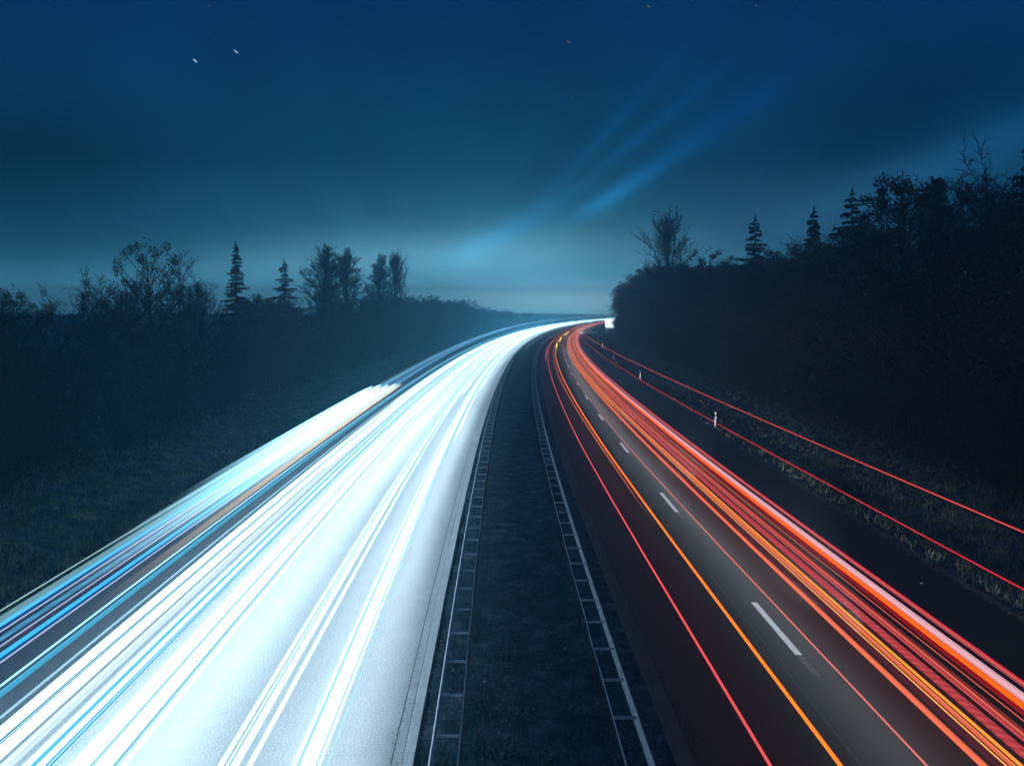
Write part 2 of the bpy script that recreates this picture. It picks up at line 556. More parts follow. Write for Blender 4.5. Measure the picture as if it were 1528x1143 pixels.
def copy_tree(o, parent=None):
    c = o.copy(); C.objects.link(c)
    if parent: c.parent = parent
    for ch in list(o.children): copy_tree(ch, c)
    return c


dp = delineator()
dl = ['nearest white roadside post with black band on the right verge', 'second nearest white roadside post on the right verge',
      'third white roadside post along the right verge', 'fourth white roadside post along the right verge',
      'fifth white roadside post, small, along the right verge', 'farthest white roadside post below the white board']
for k, (y, off) in enumerate([(76, 14.05), (127, 14.1), (176, 14.2), (226, 14.3), (276, 14.3), (330, 14.3)]):
    p = dp if k == 0 else copy_tree(dp)
    p.location = road(s_of(y), off, ground_z(off)); p.rotation_euler = (R_((-2, 1, 0, 2, 0, 1)[k]), R_((2, -1, 1, 0, 1, 0)[k]), -s_of(y) / RAD)
    tag(p, dl[k], 'roadside post', 'white delineator posts on the right verge')

# white board at the bend
sb = empty('sign_board', road(s_of(385), 17.6, ground_z(17.6) - .1), -s_of(385) / RAD)
tag(sb, 'large plain white board on two legs on the right verge at the bend', 'sign')
a = MB(); a.box((0, 0, 2.9), (3.2, .05, 2.9)); a.build('panel', simple('white_retroreflective', (0.9, 0.92, 0.9), 0.35, 0, 3, 0.03), sb)
for sx_ in (-1, 1):
    q = MB(); q.tube((sx_ * 1.1, .09, -.3), (sx_ * 1.1, .09, 4.2), .05, .05, 8, cap=True); q.build('leg', M_galv, sb)
q = MB()
for z in (2.0, 3.7): q.box((0, .05, z), (3.0, .04, .08))
q.build('brace', M_galv, sb)

# scraps of litter
def scrap(x, y, label, sz):
    d = pix_dir(x, y); t = -CAM_H / d.z; px, py = d.x * t, d.y * t
    rng = random.Random(int(x)); v = []
    for i in range(9):
        a = i * 2 * math.pi / 8
        v.append((math.cos(a) * sz * rng.uniform(.5, 1), math.sin(a) * sz * rng.uniform(.4, .9), rng.uniform(.0, sz * .7)) if i < 8 else (0, 0, sz * .5))
    off = px - (py - 60) ** 2 / 6400
    o_ = mobj('scrap', v, [(i, (i + 1) % 8, 8) for i in range(8)], M_paper); o_.location = (px, py, max(ground_z(off), 0.02) + .02)
    tag(o_, label, 'litter')


scrap(84, 764, 'white paper scrap on the left verge grass', .16)
scrap(1121, 639, 'white scrap on the right verge beyond the nearest roadside post', .12)
scrap(1056, 597, 'pale scrap on the right verge left of the nearest roadside post', .13)
scrap(779, 740, 'tiny pale scrap in the median near the middle', .06)
scrap(795, 741, 'pale leaf in the median right of a tiny scrap', .08)
scrap(843, 970, 'pale scrap in the median by the right guard rail', .06)
scrap(724, 1021, 'bent pale leaf in the median by the left guard rail', .07)
scrap(755, 998, 'pale scrap in the middle of the median foreground', .05)
scrap(776, 540, 'pale spot of litter in the far median', .16)
scrap(1375, 1118 - 245, 'pale stone at the edge of the right hard shoulder', .05)

# ------------------------------------------------------------------ light trails
_tm = {}


def glow(col, st, streak=0.0, dots=0.0, fade=None, far_gain=0.0):
    """emission of a lamp trail. streak: strand-to-strand unevenness; dots: metres per flicker of a pulsed lamp;
    fade: (s_start, s_end, k) brightness multiplier going from 1 at s_start to k at s_end"""
    key = (col, st, streak, dots, fade, far_gain)
    if key in _tm: return _tm[key]
    m = bpy.data.materials.new('lamp_glow'); m.use_nodes = True
    n, l = m.node_tree.nodes, m.node_tree.links; n.clear()
    out = n.new('ShaderNodeOutputMaterial'); em = n.new('ShaderNodeEmission'); l.new(em.outputs[0], out.inputs[0])
    em.inputs[0].default_value = (*col, 1); em.inputs[1].default_value = st
    val = None
    t = n.new('ShaderNodeUVMap'); t.uv_map = 'UVMap'
    if streak:
        mp = n.new('ShaderNodeMapping'); mp.inputs['Scale'].default_value = (0.004, 9.0, 1); l.new(t.outputs[0], mp.inputs[0])
        v = noise(n, l, mp.outputs[0], 1.0, 3, 0.6)
        r = n.new('ShaderNodeMapRange'); l.new(v, r.inputs[0]); r.inputs[1].default_value = .3; r.inputs[2].default_value = .7
        r.inputs[3].default_value = 1 - streak; r.inputs[4].default_value = 1 + streak; val = r.outputs[0]
    if dots:
        s = n.new('ShaderNodeSeparateXYZ'); l.new(t.outputs[0], s.inputs[0])
        ph = nmath(n, l, 'ADD', nmath(n, l, 'DIVIDE', s.outputs[0], dots), nmath(n, l, 'MULTIPLY', s.outputs[1], 2.0))
        w = nmath(n, l, 'SINE', nmath(n, l, 'MULTIPLY', ph, 6.2832))
        w = nmath(n, l, 'ADD', 0.82, nmath(n, l, 'MULTIPLY', w, 0.18))
        val = w if val is None else nmath(n, l, 'MULTIPLY', val, w)
    if far_gain:   # emission raised with distance against the mist, standing in for lamps aimed ahead
        s = n.new('ShaderNodeSeparateXYZ'); l.new(t.outputs[0], s.inputs[0])
        r = n.new('ShaderNodeMapRange'); l.new(s.outputs[0], r.inputs[0])
        r.inputs[1].default_value, r.inputs[2].default_value, r.inputs[3].default_value, r.inputs[4].default_value = 60, 600, 1.0, far_gain
        val = r.outputs[0] if val is None else nmath(n, l, 'MULTIPLY', val, r.outputs[0])
    if fade:
        s = n.new('ShaderNodeSeparateXYZ'); l.new(t.outputs[0], s.inputs[0])
        r = n.new('ShaderNodeMapRange'); r.interpolation_type = 'SMOOTHSTEP'; l.new(s.outputs[0], r.inputs[0])
        r.inputs[1].default_value, r.inputs[2].default_value = fade[0], fade[1]
        r.inputs[3].default_value, r.inputs[4].default_value = fade[2], fade[3]
        tr_ = n.new('ShaderNodeBsdfTransparent'); mxs = n.new('ShaderNodeMixShader')
        l.new(r.outputs[0], mxs.inputs[0]); l.new(tr_.outputs[0], mxs.inputs[1]); l.new(em.outputs[0], mxs.inputs[2]); l.new(mxs.outputs[0], out.inputs[0])
    if val is not None:
        l.new(nmath(n, l, 'MULTIPLY', val, st), em.inputs[1])
    _tm[key] = m
    return m


def trail(name, off, z, w, h, m, label, cat, group=None, beam=None, y0=-12, y1=960, n=8, drift=None, taper=0.0):
    S = srange(s_of(y0), s_of(y1), 9 if y1 - y0 > 200 else 3)
    v, f, mi, uvs = [], [], [], []
    for s in S:
        k = 1.0
        if taper:
            e = min(s - S[0], S[-1] - s); k = max(0.03, min(1, e / taper)) ** .6
        o_ = off + (drift(s + Y0) if drift else 0)
        for i in range(n):
            a = 2 * math.pi * (i + .5) / n
            x, q = math.cos(a), math.sin(a)
            v.append(tuple(road(s, o_ + x * w / 2 * k, z + q * h / 2 * k))); uvs.append((s, x * w / 2 if w > .12 else i / n))
    for i in range(len(S) - 1):
        for j in range(n):
            a, b = i * n + j, i * n + (j + 1) % n
            f.append((b, a, a + n, b + n))
            ang = 360.0 * (j + 1) / n
            mi.append(1 if beam and 200 < ang < 340 else 0)  # underside faces carry the added glow that lights the road
    f.append(tuple(range(n))); mi.append(0)
    f.append(tuple(reversed([(len(S) - 1) * n + i for i in range(n)]))); mi.append(0)
    o_ = mobj(name, v, f, [m, beam] if beam else [m], mi=mi, uvs=uvs, smooth=False)
    return tag(o_, label, cat, group)


WH = (0.36, 0.78, 1.0); PINKW = (0.46, 0.76, 0.95); BL = (0.02, 0.22, 0.72); LB = (0.16, 0.55, 0.95); LIL = (0.55, 0.65, 1.0)
UNDERLIGHT = glow((0.72, 0.89, 1.0), 7.5, far_gain=4.0)  # added glowing underside of white trails, lighting the road in place of headlights
UNDERLIGHT2 = glow((0.66, 0.88, 1.0), 3.2)
UNDERLIGHT_R = glow((0.74, 0.92, 1.0), 8.0)  # added white underside on red trails, brightening asphalt and dashes
wg = 'white headlight trails on the left carriageway'


def sl(slope, z, D=20.0):
    """offset of a trail whose picture crosses the frame edge at this slope"""
    return slope * (8.1 - z) - (D - 60) ** 2 / 6400


def wt(sa, sb_, z, col, st, label, h=.06, streak=.0, beam=None, dots=0, group=wg, **kw):
    a, b = sl(sa, z), sl(sb_, z)
    return trail('light_trail', (a + b) / 2, z, max(abs(a - b), .018), h, glow(col, st, streak, dots, None, 7.0 if st > 2 else 4.5), label, 'light trail', group, beam, **kw)


# tall lorry's marker lamps (outermost, blue)
G1 = 'blue and lilac marker light trails of a lorry'
ZL = 3.2
wt(-1.700, -1.695, ZL, (.38, .66, .70), .9, 'thin pale green outermost light trail along the left verge', h=.022, group=G1)
wt(-1.668, -1.634, ZL, (.22, .50, .58), 0.7, 'pale grey green band of light just inside the outermost thin trail', h=.04, group=G1)
wt(-1.632, -1.614, ZL, (.08, .50, 1.0), 1.3, 'bright sky blue light trail next to the pale grey green band', h=.05, group=G1)
wt(-1.612, -1.598, ZL, (.01, .12, .42), .55, 'deep blue light trail under the bright sky blue one', h=.03, group=G1)
wt(-1.594, -1.588, ZL, LIL, .9, 'thin lilac light trail, outermost of the three lilac ones', h=.02, group=G1)
wt(-1.566, -1.546, ZL, (.10, .45, .8), .8, 'flickering light blue trail between two thin lilac ones', h=.04, dots=1.1, group=G1)
wt(-1.528, -1.522, ZL, LIL, .85, 'thin lilac light trail, middle of the three lilac ones', h=.02, group=G1)
wt(-1.520, -1.498, ZL, (.12, .16, .30), .45, 'dim speckled violet trail of flickering light', h=.03, dots=.7, streak=.6, group=G1)
wt(-1.494, -1.476, ZL, (.05, .50, 1.0), 1.2, 'bright blue light trail at the inner side of the lorry lights', h=.05, group=G1)
wt(-1.474, -1.462, ZL, (.01, .14, .46), .6, 'deep blue trail under the inner bright blue one', h=.03, group=G1)
wt(-1.460, -1.454, ZL, LIL, .9, 'thin lilac light trail, innermost of the three lilac ones', h=.02, group=G1)
# the blaze of headlights that set in at the bend
F1 = (s_of(30), s_of(58), 0.0, 1.0)
G2 = 'white blaze of headlights beside the left verge'
for k, (sa, sb_, st, y0, y1, col) in enumerate([(-1.775, -1.725, 8, 35, 67, WH), (-1.725, -1.62, 9, 29, 68, WH), (-1.62, -1.54, 9, 26, 68, PINKW), (-1.54, -1.465, 9, 28, 69, WH),
                                  (-1.465, -1.44, 5, 30, 69.5, PINKW), (-1.425, -1.41, 3, 24, 69, (1, .8, .6))]):
    lab = ['outer edge strand of the white headlight blaze on the far left', 'second strand from outside in the white headlight blaze', 'pinkish middle strand of the white headlight blaze',
           'fourth strand from outside in the white headlight blaze', 'thin inner strand of the white headlight blaze', 'thin cream inner strand under the white headlight blaze'][k]
    zz = 3.22
    a, b = sl(sa, zz, 60), sl(sb_, zz, 60)
    trail('light_trail', (a + b) / 2, zz + .12, abs(a - b), .12, glow(col, st * .36, .35, 0, (s_of(y0 - 9), s_of(y0 + 27), 0.0, 1.0)), lab, 'light trail', G2, None, y0=y0 - 10, y1=y1, n=10, taper=5)
# group B
wt(-1.362, -1.354, 1.5, WH, 1.6, 'thin white light trail with a blue band at its right side', h=.03)
wt(-1.341, -1.316, 1.4, (.09, .50, .80), .85, 'flat sky blue band of light below a thin white trail', h=.03, streak=.25)
# group C
wt(-1.228, -1.194, 1.12, WH, 3.6, 'soft edged white trail, outermost wide trail of the right lane', h=.08, beam=UNDERLIGHT)
wt(-1.176, -1.142, 1.12, (.38, .78, 1), 4.5, 'widest white headlight trail at the lower left corner', h=.10, beam=UNDERLIGHT, streak=.15)
wt(-1.129, -1.098, 1.12, (.55, .72, .9), 1.5, 'greyish white trail right of the widest one at the lower left', h=.06, streak=.35)
# group D
wt(-1.079, -1.062, 1.12, (.45, .9, 1), 2.2, 'cyan white headlight trail, left one of a blue pair', h=.05, beam=UNDERLIGHT2)
wt(-1.060, -1.049, 1.12, (.10, .58, .95), 1.1, 'saturated cyan trail between two white ones', h=.03)
wt(-1.047, -1.031, 1.12, WH, 4.5, 'crisp white headlight trail inside the blue group', h=.05, beam=UNDERLIGHT2)
wt(-1.029, -1.014, 1.12, (.08, .46, .90), 1.0, 'saturated blue trail right of a crisp white one', h=.03)
wt(-1.007, -1.004, 1.12, (.55, .85, .95), 1.1, 'thin dotted white trail with dark road on both sides', h=.02, dots=.9)
wt(-.978, -.932, 1.12, (.38, .78, 1), 3.2, 'broad white trail right of the thin dotted one', h=.08, streak=.4, beam=UNDERLIGHT)
wt(-.930, -.9275, 1.12, (.30, .66, .90), .9, 'hair thin blue trail between two broad white ones', h=.02)
wt(-.920, -.884, 1.12, (.38, .78, 1), 4.5, 'brightest broad white trail in the middle of the left carriageway', h=.10, beam=UNDERLIGHT, streak=.15)
wt(-.880, -.874, 1.12, (.22, .64, .92), .9, 'blue fringe trail at the right of the brightest broad white one', h=.02)
wt(-.864, -.851, 1.12, WH, 3.6, 'narrow white trail at the edge of the bright concrete lane', h=.05, beam=UNDERLIGHT)
# group E, F: cars in the inner lane
wt(-.651, -.640, 1.12, WH, 3.2, 'left thin strand of the left headlight pair in the inner lane', h=.05, beam=UNDERLIGHT)
wt(-.632, -.606, 1.12, WH, 4.5, 'thick middle strand of the left headlight pair in the inner lane', h=.08, beam=UNDERLIGHT)
wt(-.587, -.576, 1.12, WH, 3.6, 'right thin strand of the left headlight pair in the inner lane', h=.05, beam=UNDERLIGHT)
wt(-.489, -.478, 1.12, WH, 3.6, 'left thin strand of the thick white trail nearest the median', h=.05, beam=UNDERLIGHT)
wt(-.472, -.438, 1.12, (.38, .78, 1), 4.5, 'thick white headlight trail nearest the median', h=.09, beam=UNDERLIGHT, streak=.12)
wt(-.434, -.426, 1.12, WH, 3.2, 'hair thin right strand of the thick white trail nearest the median', h=.04, beam=UNDERLIGHT)
# trails that only exist further up the road, added to whiten the gaps towards the bend
for k, (off, z, w, y0, st) in enumerate([(-8.2, .8, .16, 48, 4), (-7.6, .75, .14, 52, 5), (-7.1, .7, .14, 62, 5), (-5.7, .7, .12, 44, 4), (-5.3, .7, .14, 66, 5), (-4.55, .7, .16, 72, 5), (-3.1, .7, .14, 58, 4), (-2.9, .7, .10, 95, 4), (-8.9, .8, .16, 80, 5), (-6.4, .8, .2, 70, 5), (-6.7, .75, .14, 44, 5), (-4.2, .7, .18, 90, 5), (-3.4, .7, .12, 80, 5), (-5.9, .7, .16, 52, 5)]):
    trail('light_trail', off, z + .3, w, .06, glow(WH, 3.2, .2, 0, (s_of(y0), s_of(y0 + 35), 0.0, 1.0), 7.0), 'faint white headlight trail blending into the glare towards the bend', 'light trail', 'faint white trails in the glare towards the bend', UNDERLIGHT2, y0=y0, y1=960, taper=6)

frng = random.Random(27)
for k in range(44):
    o_ = frng.choice([frng.uniform(-9.0, -6.2), frng.uniform(-9.0, -6.2), frng.uniform(-4.75, -4.2), frng.uniform(-3.6, -3.1), frng.uniform(-6, -3)])
    ya = frng.choice([-12, -12, -12, 30, 45]) if not -6.1 < o_ < -4.8 else frng.choice([50, 70])
    c_ = frng.choice([(.42, .80, 1.0), (.62, .86, 1.0), (.85, .94, 1.0), (.25, .66, .95)])
    trail('light_trail', o_, 1.1 + frng.uniform(0, .12), frng.uniform(.012, .04), .02, glow(c_, round(frng.uniform(.7, 1.8), 1), .35), 'hair thin icy streak among the white trails', 'light trail', 'hair thin icy streaks among the white trails', y0=ya, taper=0 if ya < 0 else 25)
# --- red side
rg = 'red and orange tail light trails on the right carriageway'


def rt(sa, sb_, z, col, st, label, h=.05, streak=0, dots=0, group=rg, beam=None, **kw):
    a, b = sl(sa, z), sl(sb_, z)
    return trail('light_trail', (a + b) / 2, z, max(abs(a - b), .018), h, glow(col, st, streak, dots), label, 'light trail', group, beam, **kw)


RED = (.95, .10, .11); ORG = (1.0, .16, .012); CORAL = (.88, .22, .19)
trail('light_trail', 9.57, 3.8, .028, .028, glow((1, .10, .085), .85, far_gain=5.0), 'high thin red trail crossing the dark right verge, uppermost', 'light trail', rg, y0=4, y1=960)
trail('light_trail', 9.58, 2.7, .026, .026, glow((1, .04, .06), .85, far_gain=5.0), 'lower of two thin red trails crossing the right verge', 'light trail', rg, y0=4, y1=960)
trail('light_trail', 3.68, .8, .055, .05, glow(RED, 1.0, .2, far_gain=5.0), 'single red trail nearest the median, left of the orange one', 'light trail', rg, drift=lambda y: .16 * max(0, min(1, (60 - y) / 40)))
trail('light_trail', 4.86, .8, .07, .05, glow(ORG, 2.0, .2, far_gain=4.0), 'thick orange trail in the inner lane of the right carriageway', 'light trail', rg, drift=lambda y: .1 * max(0, min(1, (60 - y) / 40)))
trail('light_trail', 4.72, .8, .04, .04, glow((1, .18, .05), 1.1, .2, 0, (s_of(34), s_of(62), 0.0, 1.0), 2.5), 'thin orange strand that peels off left of the thick orange trail', 'light trail', rg, y0=34, drift=lambda y: -.22 * max(0, min(1, (y - 50) / 60)), taper=12)
trail('light_trail', 6.12, .8, .035, .035, glow(CORAL, .95, .2, far_gain=5.0), 'thin coral trail crossing the white lane dashes', 'light trail', rg, UNDERLIGHT_R, drift=lambda y: .22 * max(0, min(1, (60 - y) / 40)))
rt(1.016, 1.036, .9, (1, .18, .09), .95, 'broad peach striped trail at the left of the red bundle', h=.04, streak=.45, beam=UNDERLIGHT_R)
rt(1.048, 1.070, .9, (.16, .035, .06), .5, 'dim violet trail in the gap of the red bundle', h=.02, streak=.3)
rt(1.0725, 1.0775, .9, (1, .42, .10), 1.15, 'hair thin yellow trail beside the violet gap', h=.02)
rt(1.083, 1.097, .9, (1, .12, .055), 1.0, 'coral trail left of the yellow one in the red bundle', h=.04, streak=.3)
rt(1.103, 1.112, .95, (1, .30, .03), 1.4, 'yellow orange trail through the middle of the red bundle', h=.04, streak=.2)
rt(1.130, 1.162, .9, (.78, .085, .10), .8, 'wide knitted looking crimson trail in the red bundle', h=.03, streak=.3, dots=.38)
rt(1.186, 1.198, .95, (.45, .055, .06), .7, 'dull brown red trail, left strand of the brown pair', h=.02, streak=.3)
rt(1.200, 1.214, .95, (.30, .05, .045), .6, 'dull brown red trail, right strand of the brown pair', h=.02, streak=.3)
rt(1.252, 1.272, .95, (.42, .012, .02), .6, 'dark crimson trail below the vivid orange one', h=.03, streak=.3)
rt(1.274, 1.295, 1.0, (1, .085, .004), 1.8, 'vivid orange red trail next to the pale pink band', h=.05, streak=.3)
rt(1.298, 1.330, 1.0, (1, .52, .60), .85, 'pale pink band of light on the outer side of the red bundle', h=.04, streak=.3)
rt(1.366, 1.373, .95, (1, .03, .09), .75, 'thin crimson trail just right of the pale pink band', h=.02)
# strands of the bundle that set in farther up
for k, (off, z, w, y0, col, st) in enumerate([(7.35, .9, .09, 60, (1, .24, .03), 1.8), (7.95, .9, .05, 48, (1, .12, .05), 1.0), (8.35, .95, .07, 75, (1, .27, .02), 2.2), (8.75, .95, .07, 90, (1, .16, .01), 2.0), (7.0, .9, .05, 105, (1, .24, .03), 1.8)]):
    trail('light_trail', off, z, w, .05, glow(col, st, .3, 0, (s_of(y0), s_of(y0 + 35), 0.0, 1.0), 2.5), 'orange strand thickening the red bundle towards the bend', 'light trail', 'orange strands of the bundle towards the bend', y0=y0, taper=25)
frng = random.Random(17)
for k in range(30):
    o_ = frng.uniform(6.95, 9.45); c_ = frng.choice([(.95, .16, .08), (.85, .10, .10), (1, .26, .12), (.9, .3, .24), (1, .20, .02), (.6, .05, .08)])
    ya = frng.choice([-12, -12, -12, 30, 45, 70])
    trail('light_trail', o_, .93 + frng.uniform(0, .07), frng.uniform(.010, .028), .018, glow(c_, round(frng.uniform(.6, 1.3), 1), .3, far_gain=4.0), 'hair thin red or salmon streak inside the dense red bundle', 'light trail', 'hair thin streaks inside the red bundle', y0=ya, taper=0 if ya < 0 else 25)
# overtaking car far up, with its indicator
sw = lambda y: 1.5 * (lambda t: t * t * (3 - 2 * t))(max(0, min(1, (y - 190) / 170)))
trail('light_trail', 3.35, .8, .07, .05, glow(CORAL, 1.5), 'thin red trail of the car pulling out at the bend', 'light trail', rg, y0=150, y1=420, drift=lambda y: sw(y) * 1.4, taper=20)
for k, (ya, yb) in enumerate([(200, 226), (238, 274), (290, 340)]):
    trail('light_trail', 5.0 + .25 * k, .85, .16, .12, glow((1, .75, .12), 5.0), ['nearest of three yellow indicator flashes near the bend', 'middle of three yellow indicator flashes near the bend',
          'farthest of three yellow indicator flashes near the bend'][k], 'light trail', 'yellow indicator flashes near the bend', y0=ya, y1=yb, taper=10)

# ------------------------------------------------------------------ stars
def star(x, y, ln, st, label):
    d = pix_dir(x, y).normalized(); p = Vector((0, 0, CAM_H)) + d * 9000
    right = Vector((1, 0, 0)); up = Vector((0, 0, 1))
    a = (right * .78 - up * .62) * (ln / 1640 * 9000 / 2)
    mb = MB(); mb.tube(p - a, p, 1.2, 5.5, 6); mb.tube(p, p + a, 5.5, 1.2, 6)
    tag(mb.build('star', glow((.55, .9, 1.0), st)), label, 'star', 'stars in the night sky')


star(291, 91, 8, 1.0, 'brightest star in the upper left sky')
star(352, 77.5, 8, .75, 'second brightest star, right of the brightest one')
star(320, 58, 6, .10, 'faint star above the two bright ones')
star(848, 63, 7, .13, 'faint star high in the middle of the sky')
star(853, 148, 7, .10, 'faint star below the one high in the middle')
star(968, 10, 7, .13, 'faint star at the top edge right of the middle')
star(988, 212, 7, .09, 'faint star just above the blue streak')
star(1128, 9, 6, .11, 'faint star at the top edge on the right')
star(312, 9, 6, .11, 'faint star at the top edge on the left')

# ------------------------------------------------------------------ trees
def bare_tree_mesh(seed, H, spread, dens=1.0, upright=.5, nb=13, sway=.02, th=.72, oval=False):
    rng = random.Random(seed)
    tr, cr_ = MB(), MB()
    base = 0.014 * H + .05
    # trunk
    pts = [Vector((0, 0, -.4))]; k = 6
    for i in range(1, k + 1):
        pts.append(Vector((rng.gauss(0, sway * H * i / k), rng.gauss(0, sway * H * i / k), H * th * i / k)))
    for i in range(k): tr.tube(pts[i], pts[i + 1], base * (1 - i / (k + 1)), base * (1 - (i + 1) / (k + 1)), 6)

    def grow(p, d, ln, r, lvl):
        n = 2 if lvl > 2 else 3
        q = p; segp = [p]
        for i in range(n):
            d = (d + Vector((rng.gauss(0, .16), rng.gauss(0, .16), rng.gauss(.05 * upright, .10)))).normalized()
            q2 = q + d * (ln / n)
            (tr if lvl == 1 else cr_).tube(q, q2, r * (1 - i / n * .6), r * (1 - (i + 1) / n * .6), 3)
            q = q2; segp.append(q)
        if lvl >= 4: return
        m = int({1: 6, 2: 5, 3: 5}[lvl] * dens)
        for i in range(m):
            t = rng.uniform(.25, 1.0); a = segp[min(n - 1, int(t * n))].lerp(segp[min(n, int(t * n) + 1)], t * n % 1)
            e = (d + Vector((rng.gauss(0, .62), rng.gauss(0, .62), rng.gauss(.10 * upright, .40)))).normalized()
            grow(a, e, ln * rng.uniform(.38, .62), max(r * .45, .010), lvl + 1)
    for i in range(nb):
        t = .22 + .78 * (i + rng.random()) / nb
        j = min(k - 1, int(t * k)); p = pts[j].lerp(pts[j + 1], t * k - j)
        a = i * 2.4 + rng.uniform(-.5, .5); el = upright * .5 + .45 + .5 * t
        d = Vector((math.cos(a) * math.cos(el), math.sin(a) * math.cos(el), math.sin(el)))
        sp_ = spread * (.45 + .75 * math.sin(math.pi * min(1, t) ** 1.3)) if oval else spread * (1.05 - .55 * t)
        grow(p, d, sp_ * rng.uniform(.75, 1.1), base * (.5 - .3 * t) + .01, 1)
    for _ in range(4 if oval else 1): grow(pts[-1], Vector((rng.gauss(0, .25), rng.gauss(0, .25), 1)).normalized(), H * (1 - th) * .95, base * .2, 1)
    return tr, cr_


def leaf_cloud(mb, c, r, n, sz, rng, squash=.8):
    for _ in range(n):
        u = Vector((rng.gauss(0, 1), rng.gauss(0, 1), rng.gauss(0, 1))).normalized() * (r * rng.random() ** .45)
        p = Vector(c) + Vector((u.x, u.y, u.z * squash))
        a = Vector((rng.gauss(0, 1), rng.gauss(0, 1), rng.gauss(0, 1))).normalized() * sz * rng.uniform(.5, 1.2)
        b = Vector((rng.gauss(0, 1), rng.gauss(0, 1), rng.gauss(0, 1))).normalized() * sz * rng.uniform(.4, 1)
        mb.tri(p, p + a, p + b)


def spruce_mesh(seed, H, width, gap=.24, ragged=.3):
    rng = random.Random(seed); tr, cr_ = MB(), MB()
    tr.tube((0, 0, -.4), (0, 0, H * .5), .017 * H, .010 * H, 7); tr.tube((0, 0, H * .5), (0, 0, H), .010 * H, .01, 6)
    z = H * .06
    while z < H - .05:
        t = z / H; L = width / 2 * (1 - t) ** .85 * rng.uniform(1 - ragged, 1 + ragged * .4) + .05
        nb = max(3, int(8 * (1 - t) + 3)); ph = rng.random() * 6
        for i in range(nb):
            a = ph + 6.283 * i / nb + rng.uniform(-.2, .2); l_ = L * rng.uniform(.40, 1.15)
            tip = Vector((math.cos(a) * l_, math.sin(a) * l_, z - l_ * rng.uniform(.05, .30) + .1 * l_))
            p0 = Vector((0, 0, z)); dz_ = rng.uniform(-.40, .40) * (1 - t) + rng.uniform(-.06, .06); p0.z += dz_; tip.z += dz_
            cr_.tube(p0, tip, .02, .008, 3)
            m = max(4, int(l_ * 8))
            for j in range(m):
                q = p0.lerp(tip, (j + .5) / m * .95 + .05)
                side = Vector((-math.sin(a), math.cos(a), 0)) * (1 if j % 2 else -1)
                w = (min(.14, l_ * .5) + .28 * l_ * (1 - j / m)) * rng.uniform(.5, 1)
                out = (tip - p0).normalized()
                e = q + side * w + out * w * .5 + Vector((0, 0, -w * rng.uniform(.1, .6)))
                cr_.tri(q + out * .10, q - out * .08, e)
                cr_.tri(q + out * .10, q - out * .10, q + out * .1 + side * w * .3 + Vector((0, 0, -.05 - w * .8)))
        z += gap * rng.uniform(.75, 1.35) * (0.45 + .9 * (1 - t))
    for _ in range(12):
        a = rng.uniform(0, 6.28); cr_.tri((0, 0, H + .25), (math.cos(a) * .07, math.sin(a) * .07, H - .2), (math.cos(a + 1) * .07, math.sin(a + 1) * .07, H - .25))
    return tr, cr_


def bushy_mesh(seed, H, width, clumps=75, n=85, sz=.17, lowest=.12):
    """broad crowned evergreen or leafy tree: trunk, limbs, clumped leaf sprays"""
    rng = random.Random(seed); tr, cr_ = MB(), MB()
    tr.tube((0, 0, -.4), (.03 * H, 0, H * .45), .018 * H, .012 * H, 7); tr.tube((.03 * H, 0, H * .45), (.0, .02 * H, H * .9), .012 * H, .004 * H, 6)
    for i in range(clumps):
        t = lowest + (1 - lowest) * (i + rng.random()) / clumps
        a = i * 2.4 + rng.uniform(-.4, .4)
        rr = width / 2 * math.sin(math.pi * min(1, .18 + .78 * (1 - t) ** .8)) * rng.uniform(.5, 1.0)
        c = Vector((math.cos(a) * rr, math.sin(a) * rr, H * t * .96))
        tr.tube((0, 0, max(0.3, c.z - rr * .8)), c, .012 * H * (1 - t) + .03, .02, 4)
        leaf_cloud(cr_, c, width * rng.uniform(.06, .14) * (1.15 - .4 * t), n, sz, rng, .75)
    leaf_cloud(cr_, (0, 0, H * .95), width * .09, n // 2, sz, rng, 1.0)
    return tr, cr_


def shrub_mesh(seed, H, width, leafy=.6):
    rng = random.Random(seed); tr, cr_ = MB(), MB()
    for i in range(13):
        a = i * 2.4 + rng.uniform(-.4, .4); rad = width / 2 * rng.uniform(.2, 1)
        p = Vector((math.cos(a) * .25, math.sin(a) * .25, -.3)); top = Vector((math.cos(a) * rad, math.sin(a) * rad, H * rng.uniform(.6, 1.0) * (1.05 - .35 * (rad / (width / 2)) ** 2)))
        mid = p.lerp(top, .5) + Vector((0, 0, H * .12))
        tr.tube(p, mid, .05, .03, 4); tr.tube(mid, top, .03, .01, 3)
        for j in range(26):
            t = rng.uniform(.15, 1); q = (p.lerp(mid, t * 2) if t < .5 else mid.lerp(top, t * 2 - 1))
            d = Vector((rng.gauss(0, .6), rng.gauss(0, .6), rng.gauss(.5, .5))).normalized() * rng.uniform(.4, 1.2)
            cr_.tube(q, q + d, .014, .006, 3)
            for _ in range(3):
                e = q + d * rng.uniform(.3, 1); g_ = Vector((rng.gauss(0, .6), rng.gauss(0, .6), rng.gauss(.4, .5))).normalized() * rng.uniform(.2, .6)
                cr_.tri(e, e + g_, e + Vector((.02, .02, .0)))
                if rng.random() < leafy: leaf_cloud(cr_, e + g_ * .5, .28, 5, .15, rng)
    return tr, cr_


MESH = {}


def library(key, fn, leafm, barkm=M_bark):
    tr, cr_ = fn
    def mk(mb, nm, m):
        me = bpy.data.meshes.new(nm); me.from_pydata(mb.v, [], mb.f); me.materials.append(m); me.update(); return me
    MESH[key] = (mk(tr, 'trunk', barkm), mk(cr_, 'crown', leafm))


